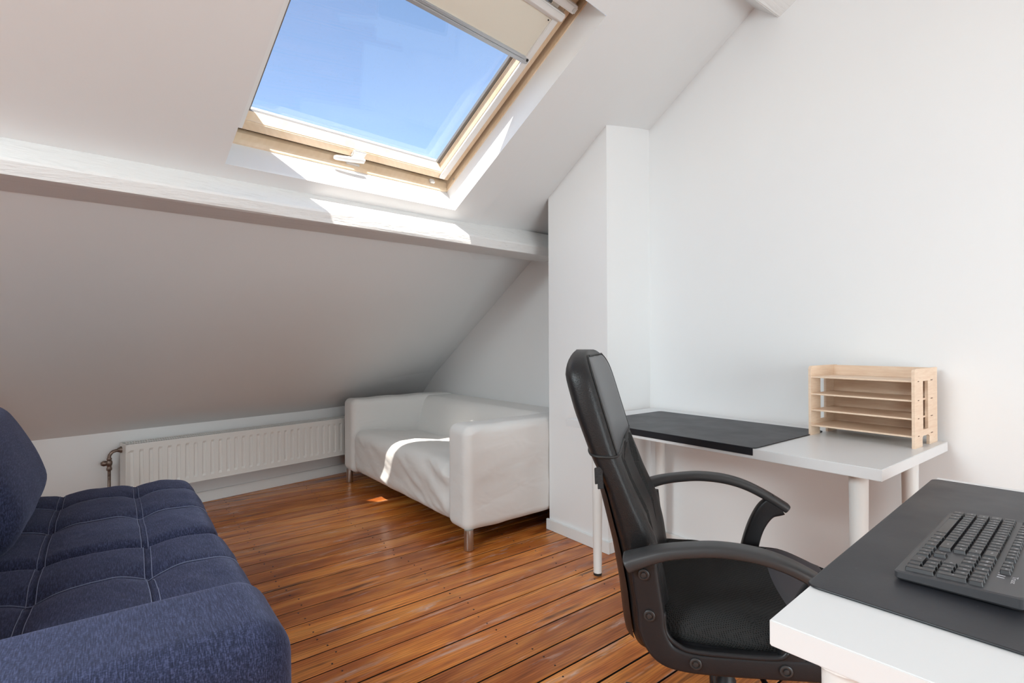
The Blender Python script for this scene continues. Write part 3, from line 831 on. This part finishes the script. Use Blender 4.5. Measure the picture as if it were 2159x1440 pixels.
# ================================================================== WOODEN LETTER TRAY
def build_tray():
    o = Vector((2.152, .880, ZD)); ax = Vector((-.012, -.338, 0)).normalized()
    M = Matrix((ax, Vector((-ax.y, ax.x, 0)), Vector((0, 0, 1)))).transposed().to_4x4(); M.translation = o
    t = empty('letter_tray', M); tag(t, 'pale birch plywood letter tray with four shelves on the gable wall desk', 'letter tray')
    Wd, Dp, H, th = .341, .232, .270, .009
    def side(x):
        b = LB(); y0, y1 = 0, Dp
        # outline pieces around the slot: built as a face with a hole (bridge of quads)
        ya, yb, za, zb = .082, .132, .058, .226      # slot
        def bx(a, c, d, e): b.box(x, x+th, a, c, d, e)
        def poly(pts): b.prism([(x, p, q) for p, q in pts], [(x+th, p, q) for p, q in pts])
        ys = [y0, ya, yb, y1]
        poly([(0, 0), (.075, 0), (.075, .03), (ya, .036), (ya, H), (.012, H), (.004, H-.004), (0, H-.012)])
        poly([(ya, .036), (yb, .036), (yb, za), (ya, za)])
        poly([(ya, zb), (yb, zb), (yb, H), (ya, H)])
        poly([(yb, .036), (.146, .03), (.146, 0), (y1, 0), (y1, H), (yb, H)])
        s = b.done('side_panel', M_BIRCH, t)
        for z in (.038, .098, .160, .225):
            for y in (.030, .160):
                k = LB(); k.box(x-.0006 if x > .1 else x-.0006, x+th+.0006, y, y+(.012 if y < .1 else .020), z, z+.003)
                k.done('tab_slot', M_BIRCHEDGE, s)
    side(0); side(Wd-th)
    LB().box(th, Wd-th, Dp-.030, Dp-.024, .028, H-.001).done('back_panel', M_BIRCH, t)
    for z in (.036, .096, .158, .224):
        LB().box(th-.002, Wd-th+.002, .004, Dp-.030, z, z+.006, .0008, 1).done('shelf', M_BIRCH, t)
    for z in (.072, .196):
        LB().lathe([(.016, 0), (.016, .008), (.012, .012)], Matrix.Translation((Wd-.05, Dp-.024, z)) @ Matrix.Rotation(-PI/2, 4, 'X'), 18).done('bumper', M_BIRCH, t, True, 40)
build_tray()

# ================================================================== KEYBOARD
def text_mesh(s, size):
    cu = bpy.data.curves.new('legend', 'FONT'); cu.body = s; cu.size = size; cu.align_x = 'CENTER'; cu.align_y = 'CENTER'; cu.resolution_u = 2
    o = bpy.data.objects.new('legend_tmp', cu); COL.objects.link(o)
    dg = bpy.context.evaluated_depsgraph_get(); me = bpy.data.meshes.new_from_object(o.evaluated_get(dg))
    bpy.data.objects.remove(o); bpy.data.curves.remove(cu); return me
def build_keyboard():
    # local x: user's left -> right (towards the camera, -X), local y: away from user (-Y)
    near = Vector((.930, .262, ZD+.0036)); far = Vector((1.335, .282, ZD+.0036))
    ax = (near-far); L = ax.length; ax.normalize()
    M = Matrix((ax, Vector((-ax.y, ax.x, 0)), Vector((0, 0, 1)))).transposed().to_4x4(); M.translation = far
    t = empty('keyboard', M); tag(t, 'black full size computer keyboard on the foreground desk mat', 'keyboard')
    D = .142; tilt = .055
    def zt(y): return .0145 + y*tilt
    pr_ = rounded_rect(0, L, 0, D, .007)
    b = LB(); pr2 = rounded_rect(.003, L-.003, .003, D-.003, .006)
    r = [[b.bm.verts.new((x, y, z(y))) for x, y in p] for p, z in ((pr2, lambda y: .002+.02*y), (pr_, lambda y: .005+.02*y), (pr_, lambda y: zt(y)-.0015), (pr2, lambda y: zt(y)))]
    n = len(pr_)
    for a, c in zip(r, r[1:]):
        for i in range(n): b.bm.faces.new((a[i], a[(i+1)%n], c[(i+1)%n], c[i]))
    b.bm.faces.new(r[0][::-1]); b.bm.faces.new(r[-1]); b.done('shell', M_KEYBASE, t)
    for x in (.03, L-.03):
        LB().box(x-.012, x+.012, D-.03, D-.015, 0, .006, .001).done('foot', M_BLACKFOOT, t)
    p = (L-.012)/22.75; gapk = .0022
    cache = {}
    def key(cx, cy, w, h, legend=None):
        kw, kh = w*p-gapk, h*.0182-gapk
        k = (round(kw, 4), round(kh, 4))
        if k not in cache:
            q = LB(); s = .0016; H = .0062
            q.hexa([(-kw/2,-kh/2,0),(kw/2,-kh/2,0),(kw/2,kh/2,0),(-kw/2,kh/2,0),(-kw/2+s,-kh/2+s*.6,H),(kw/2-s,-kh/2+s*.6,H),(kw/2-s,kh/2-s*.8,H),(-kw/2+s,kh/2-s*.8,H)], .0007, 1)
            o = q.done('key', M_KEY, t); cache[k] = o
        else: o = cache[k].copy(); COL.objects.link(o)
        o.location = (cx, cy, zt(cy)-.0006); o.rotation_euler = (math.atan(tilt), 0, 0)
        if legend:
            me = text_mesh(legend, .0062 if len(legend) < 3 else .0038)
            if len(me.polygons):
                lo = link('legend', me, M_LEGEND, o); lo.location = (-.0005, .001, .00635)
        return o
    x0, y0 = .006, .0105
    rows = [
        (0, [('Ctrl',1.25),('\u229e',1.25),('Alt',1.25),(None,6.25),('Alt',1.25),('\u229e',1.25),('\u2261',1.25),('Ctrl',1.25)]),
        (1, [('Shift',1.25),('\\',1)] + [(c,1) for c in 'ZXCVBNM,.-'] + [('Shift',2.75)]),
        (2, [('Caps',1.75)] + [(c,1) for c in 'ASDFGHJKL;\'#'] + [('\u21b5',1.25)]),
        (3, [('Tab',1.5)] + [(c,1) for c in 'QWERTYUIOP[]'] + [('\u21b5',1.5)]),
        (4, [(c,1) for c in '`1234567890-='] + [('Bksp',2)]),
    ]
    for r_, ks in rows:
        x = x0
        for lg, w in ks:
            key(x+w*p/2, y0+.0182*r_+.0082, w, 1, lg); x += w*p
    nx = x0+15.25*p
    for i, c in enumerate('\u2190\u2193\u2192'): key(nx+(i+.5)*p, y0+.0082, 1, 1, '<v>'[i])
    key(nx+1.5*p, y0+.0182+.0082, 1, 1, '^')
    for j, r_ in enumerate((('Del','End','PgD'), ('Ins','Hm','PgU'))):
        for i, c in enumerate(r_): key(nx+(i+.5)*p, y0+.0182*(3+j)+.0082, 1, 1, c)
    kx = nx+3.25*p
    key(kx+p, y0+.0082, 2, 1, '0'); key(kx+2.5*p, y0+.0082, 1, 1, '.')
    for j, r_ in enumerate(('123', '456', '789')):
        for i, c in enumerate(r_): key(kx+(i+.5)*p, y0+.0182*(1+j)+.0082, 1, 1, c)
    for i, c in enumerate(('Num', '/', '*')): key(kx+(i+.5)*p, y0+.0182*4+.0082, 1, 1, c)
    key(kx+3.5*p, y0+.0182+.0, 1, 2, None); key(kx+3.5*p, y0+.0182*3+.0, 1, 2, '+'); key(kx+3.5*p, y0+.0182*4+.0082, 1, 1, '-')
    yf = y0+.0182*5+.0125
    key(x0+.5*p, yf, 1, .8, 'Esc')
    for i in range(12): key(x0+(2+i+(i//4)*.33+.5)*p-.0*p, yf, 1, .8, 'F%d' % (i+1))
    for i, c in enumerate(('Prt', 'Scr', 'Brk')): key(nx+(i+.5)*p, yf, 1, .8, c)
    # indicator marks and maker's lettering
    mk = LB()
    for i in range(3): mk.box(kx+(-.4+i*.55)*p-.0006, kx+(-.4+i*.55)*p+.0006, yf-.007, yf+.001, zt(yf)-.0002, zt(yf)+.0003)
    mk.done('indicator_mark', M_LEGEND, t)
    lo = link('lettering', text_mesh('Trust', .0105), M_LEGEND, t); lo.scale = (1.35, .8, 1); lo.location = (kx+.75*p, yf+.0115-.0005, zt(yf+.0115)+.0004); lo.rotation_euler = (math.atan(tilt), 0, 0)
build_keyboard()

# ================================================================== OFFICE CHAIR
def build_chair():
    ang = math.radians(-54); M = Matrix.Translation((1.30, .744, 0)) @ Matrix.Rotation(ang, 4, 'Z')
    t = empty('office_chair', M); tag(t, 'black high backed office chair with curved armrests facing the foreground desk', 'chair')
    rear = [(.345,-.222),(.366,-.227),(.50,-.240),(.60,-.257),(.747,-.292),(.82,-.326),(.929,-.366),(1.02,-.392),(1.085,-.398)]
    front = [(.345,-.135),(.45,-.135),(.55,-.150),(.629,-.169),(.716,-.212),(.831,-.258),(.873,-.271),(1.011,-.312),(1.085,-.333)]
    ZT, ZBt = 1.083, .345
    def half(z):
        w = interp([(.345,.195),(.45,.222),(.62,.236),(.75,.246),(.86,.250),(.95,.250),(1.0,.247)], z)
        if z > .98:
            u = (z-.98)/(ZT-.98); w *= max(0.0, 1-u**3.2)**.42*.999 + .001
        if z < .38: w *= .86 + .14*(z-.345)/.035
        return w
    def sect(z, n=44, inset=0):
        xr, xf = interp(rear, z), interp(front, z); w = half(z)-inset; th = (xf-xr)/2; xm = (xf+xr)/2; pts = []
        sh = 1.0 if z < .96 else max(.25, 1-((z-.96)/(ZT-.96))**4*.6)
        for i in range(n):
            a = 2*PI*i/n; ca, sa = math.cos(a), math.sin(a)
            y = math.copysign(abs(sa)**.28, sa)*w; x = math.copysign(abs(ca)**.55, ca)*th*sh
            if ca > 0 and z < .83:      # hollow between the side bolsters
                k = sstep(.83, .76, z)*sstep(.36, .45, z); x -= ca*.026*k*(1-sstep(.10, .20, abs(y)))
            bulge = -.020*(1-(y/max(w, .01))**2) if ca < 0 else -.008*(1-(y/max(w,.01))**2)
            pts.append(Vector((xm+x+bulge, y, z)))
        return pts
    zs = [ZBt+(.955-ZBt)*i/34 for i in range(35)] + [.96+(ZT-.96)*math.sin(PI/2*i/12) for i in range(0, 13)]
    def shell(z0, z1, name, mat, off=0.0):
        b = LB(); zz = [z for z in zs if z0 < z < z1]; zz = [z0]+zz+[z1] if z1 < ZT else [z0]+zz+[ZT]
        rings = [[b.bm.verts.new(p) for p in sect(z)] for z in zz]; n = 44
        for a, c in zip(rings, rings[1:]):
            for i in range(n): b.bm.faces.new((a[i], a[(i+1)%n], c[(i+1)%n], c[i]))
        b.bm.faces.new(rings[0][::-1]); b.bm.faces.new(rings[-1]); bmesh.ops.recalc_face_normals(b.bm, faces=b.bm.faces[:])
        return b.done(name, mat, t, True, 55)
    back = shell(ZBt, ZT, 'backrest', M_LEATHER)
    # front panels (thin upholstery pieces lying on the backrest)
    def fx(y, z):
        w = half(z); xr, xf = interp(rear, z), interp(front, z); th = (xf-xr)/2; xm = (xf+xr)/2
        s = min(abs(y)/w, 1)**(1/.28); ca = math.sqrt(max(0, 1-s*s)); sh = 1.0 if z < .96 else max(.25, 1-((z-.96)/(ZT-.96))**4*.6)
        x = ca**.55*th*sh
        if z < .83: x -= ca*.026*sstep(.83, .76, z)*sstep(.36, .45, z)*(1-sstep(.10, .20, abs(y)))
        return xm+x-.008*(1-(y/w)**2)
    def patch(name, z0, z1, yw, mat, zlow=None, off=.0022):
        def P(u, v):
            z = z0+(z1-z0)*v; hw = yw(z); y = -hw+2*hw*u
            if zlow: z = z + (zlow(y))*(1-v)
            y = max(-half(z)*.97, min(half(z)*.97, y))
            e = min(u, 1-u, v, 1-v); return Vector((fx(y, z)+off*sstep(0, .06, e)-.0008*(1-sstep(0, .03, e)), y, z))
        return LB().grid(P, 28, 30).done(name, mat, back, True)
    patch('headrest_panel', .829, 1.068, lambda z: half(z)*.90, M_HEAD)
    patch('mesh_panel', .42, .824, lambda z: interp([(.42,.10),(.55,.135),(.70,.165),(.824,.205)], z), M_MESH)
    # seams and piping
    pb = LB()
    for sgn in (-1, 1):
        pts = []
        for i in range(41):
            z = .829+(1.068-.829)*i/40; y = sgn*half(z)*.905; pts.append(Vector((fx(y, z)+.001, y, z)))
        pb.tube(pts, .0028, 6)
    pts = []
    for i in range(25):
        y = -.90*half(1.068)+1.8*half(1.068)*i/24; pts.append(Vector((fx(y, 1.066)+.001, y, 1.068)))
    pb.tube(pts, .0026, 6)
    ring = sect(.829); pts = [ring[i % 44] + Vector((0, math.copysign(.0012, ring[i % 44].y), 0)) for i in range(45)]
    pb.tube(pts, .0035, 6); pb.done('piping', M_BLACKFOOT, back, True)
    # strap ends at the head cover seam
    sb = LB(); sb.hexa([(-.318,-.242,.800),(-.296,-.243,.806),(-.296,-.239,.806),(-.318,-.238,.800),(-.316,-.247,.762),(-.298,-.248,.766),(-.298,-.244,.766),(-.316,-.243,.762)], .001)
    sb.hexa([(-.310,-.246,.785),(-.297,-.247,.788),(-.297,-.243,.788),(-.310,-.242,.785),(-.309,-.251,.752),(-.294,-.252,.755),(-.294,-.248,.755),(-.309,-.247,.752)], .001)
    sb.done('strap', M_LEATHER, back)
    # hard shell on the rear
    def P(u, v):
        z = .36+.40*v; w = half(z)*.88; y = -w+2*w*u
        return Vector((interp(rear, z)-.024-.012*(1-(2*u-1)**2)*1.0 + .02*abs(2*u-1)**6, y, z))
    LB().grid(P, 16, 12).done('rear_shell', M_PLAST, back, True)
    # seat
    def seat(p):
        x, y, z = p; u = (x+.215)/.515
        top = sstep(.435, .475, z)
        rise = .010*sstep(.13, .22, abs(y)) - .008
        crease = -.006*math.exp(-((x-.035-.02*math.cos(y*7))/.006)**2)*top
        fall = -.035*sstep(.16, .30, x)
        wv = .0012*math.sin(x*70+.8*math.sin(y*14))*sstep(-.2, -.1, x)*(1-sstep(.08, .12, x))*top
        nar = 1 - .10*sstep(.14, .30, x) - .10*(1-sstep(-.215, -.10, x))
        return Vector((x + .012*math.cos(y*6)*sstep(.1, .3, x), y*nar, z + top*(rise+wv) + crease + fall*top))
    st = LB().rbox((-.205, -.262, .400), (.300, .262, .482), .058, .012, seat).done('seat', M_MESH, t, True)
    def spt(x, y): 
        q = seat(Vector((x, y, .482))); return q
    LB().box(-.190, .270, -.270, .270, .388, .424, .01).done('seat_pan', M_PLAST, t)
    def P2(u, v):
        y = -.215+.43*v; xs = .125 - .012*math.cos(y*9); x = xs+(.270-xs)*u
        q = spt(x, y); e = min(u, 1-u, v, 1-v); return q + Vector((0, 0, -.0008+.003*sstep(0, .05, e)))
    LB().grid(P2, 16, 24).done('front_panel', M_SEATLEATHER, st, True)
    # arms: sweep rail = rear post, curve and seat bar in one; pad; front strut
    def rect(w, h, n=20, k=.4):
        return [(math.copysign(abs(math.cos(2*PI*i/n))**k, math.cos(2*PI*i/n))*w, math.copysign(abs(math.sin(2*PI*i/n))**k, math.sin(2*PI*i/n))*h) for i in range(n)]
    for sgn in (-1, 1):
        yo = sgn*.300; yi = sgn*.278
        b = LB()
        path = catmull([(-.203, yi, .612), (-.197, yi, .56), (-.188, yi, .50), (-.183, yi, .455), (-.158, yi, .412), (-.110, yi, .399), (-.04, yi, .402), (.05, yi, .411), (.13, yi, .420), (.19, yi, .424)], 6)
        n = len(path)
        b.sweep(path, [rect(.031 - .008*sstep(.35, .6, i/n), .019) for i in range(n)], up=(0, sgn, 0) if False else (0, 1, 0))
        # inner flange towards cushion
        arm = b.done('armrest', M_PLAST, t, True, 50)
        b = LB()
        path = catmull([(.098, yi, .418), (.104, yi, .47), (.122, yi, .53), (.150, yi, .578), (.185, yi, .600)], 6)
        n = len(path)
        b.sweep(path, [rect(.028 - .007*math.sin(PI*i/(n-1)) + .006*(i/(n-1)), .017) for i in range(n)], up=(0, 1, 0)); b.done('front_strut', M_PLAST, arm, True, 50)
        b = LB()
        ypad = sgn*.284; dz = .006 if sgn > 0 else -.014
        path = catmull([(-.243, ypad, .612), (-.225, ypad, .621), (-.16, ypad, .645), (-.09, ypad, .659), (-.035, ypad, .664), (.03, ypad, .660), (.09, ypad, .645), (.15, ypad, .617), (.20, ypad, .587), (.212, ypad, .579)], 6)
        for p in path: p.z += dz
        n = len(path); secs = []
        for i in range(n):
            u = i/(n-1); e = min(1, min(u, 1-u)/.05); e = .35+.65*math.sqrt(max(0, 1-(1-e)**2))
            secs.append(rect((.027 + .010*(1-sstep(0, .30, u)))*e, (.0135 + .005*(1-sstep(0, .3, u)))*e, 20, .62))
        b.sweep(path, secs, up=(0, 0, 1)); b.done('arm_pad', M_ARMTOP, arm, True, 60)
        # rim on inner edge of the seat bar
        rb = LB(); rb.tube(catmull([(-.160, sgn*.288, .50), (-.154, sgn*.290, .455), (-.128, sgn*.292, .432), (-.095, sgn*.294, .425), (.0, sgn*.294, .430), (.07, sgn*.294, .438), (.090, sgn*.292, .452)], 6), .0052, 8)
        rb.done('rim', M_PLAST, arm, True)
        for x, z in ((-.202, .583), (-.190, .493), (-.093, .402), (.085, .416)):
            bb = LB(); Rm = Matrix.Translation((x, sgn*.2975, z)) @ Matrix.Rotation(-sgn*PI/2, 4, 'X')
            bb.lathe([(.0125, 0), (.0125, .003), (.0105, .0042), (.0085, .0042), (.008, .0018), (.0055, .0018), (.005, .0045), (.002, .005)], Rm, 20)
            bb.done('bolt', MT('dark steel bolt', (.045, .045, .047), .35, .4).m if 'dark steel bolt' not in bpy.data.materials else bpy.data.materials['dark steel bolt'], arm, True, 40)
    # mechanism, gas lift and star base
    LB().box(-.13, .13, -.09, .09, .355, .402, .012).box(-.20, -.10, -.05, .05, .36, .40, .008).done('tilt_mechanism', M_PLAST, t)
    LB().tube([(.02, -.09, .372), (.05, -.27, .366), (.08, -.30, .362)], .006, 10).done('height_lever', M_PLAST, t, True)
    LB().lathe([(.026, .08), (.026, .20), (.022, .205), (.022, .26), (.014, .262), (.014, .36)], Matrix(), 20).done('gas_lift', M_PLAST, t, True, 40)
    base = LB().lathe([(.045, .062), (.05, .085), (.04, .115), (.03, .12)], Matrix(), 24).done('hub', M_PLAST, t, True, 40)
    for k in range(5):
        a = 2*PI*k/5 + .3; d = Vector((math.cos(a), math.sin(a), 0))
        LB().sweep([d*.03+Vector((0,0,.095)), d*.15+Vector((0,0,.088)), d*.285+Vector((0,0,.072))], [rect(.024, .016), rect(.020, .013), rect(.014, .009)], up=(0,0,1)).done('base_arm', M_PLAST, t, True, 50)
        c = d*.285; side = Vector((-d.y, d.x, 0))
        cs = LB()
        for o in (-.013, .013):
            q = side.to_track_quat('Z', 'Y').to_matrix().to_4x4(); q.translation = c + side*(o-.008) + Vector((0,0,.0255))
            cs.lathe([(.020, 0), (.025, .004), (.025, .012), (.020, .016)], q, 20)
        cs.lathe([(.008, .03), (.008, .075)], Matrix.Translation(c), 10)
        cs.done('caster', M_PLAST, t, True, 40)
build_chair()
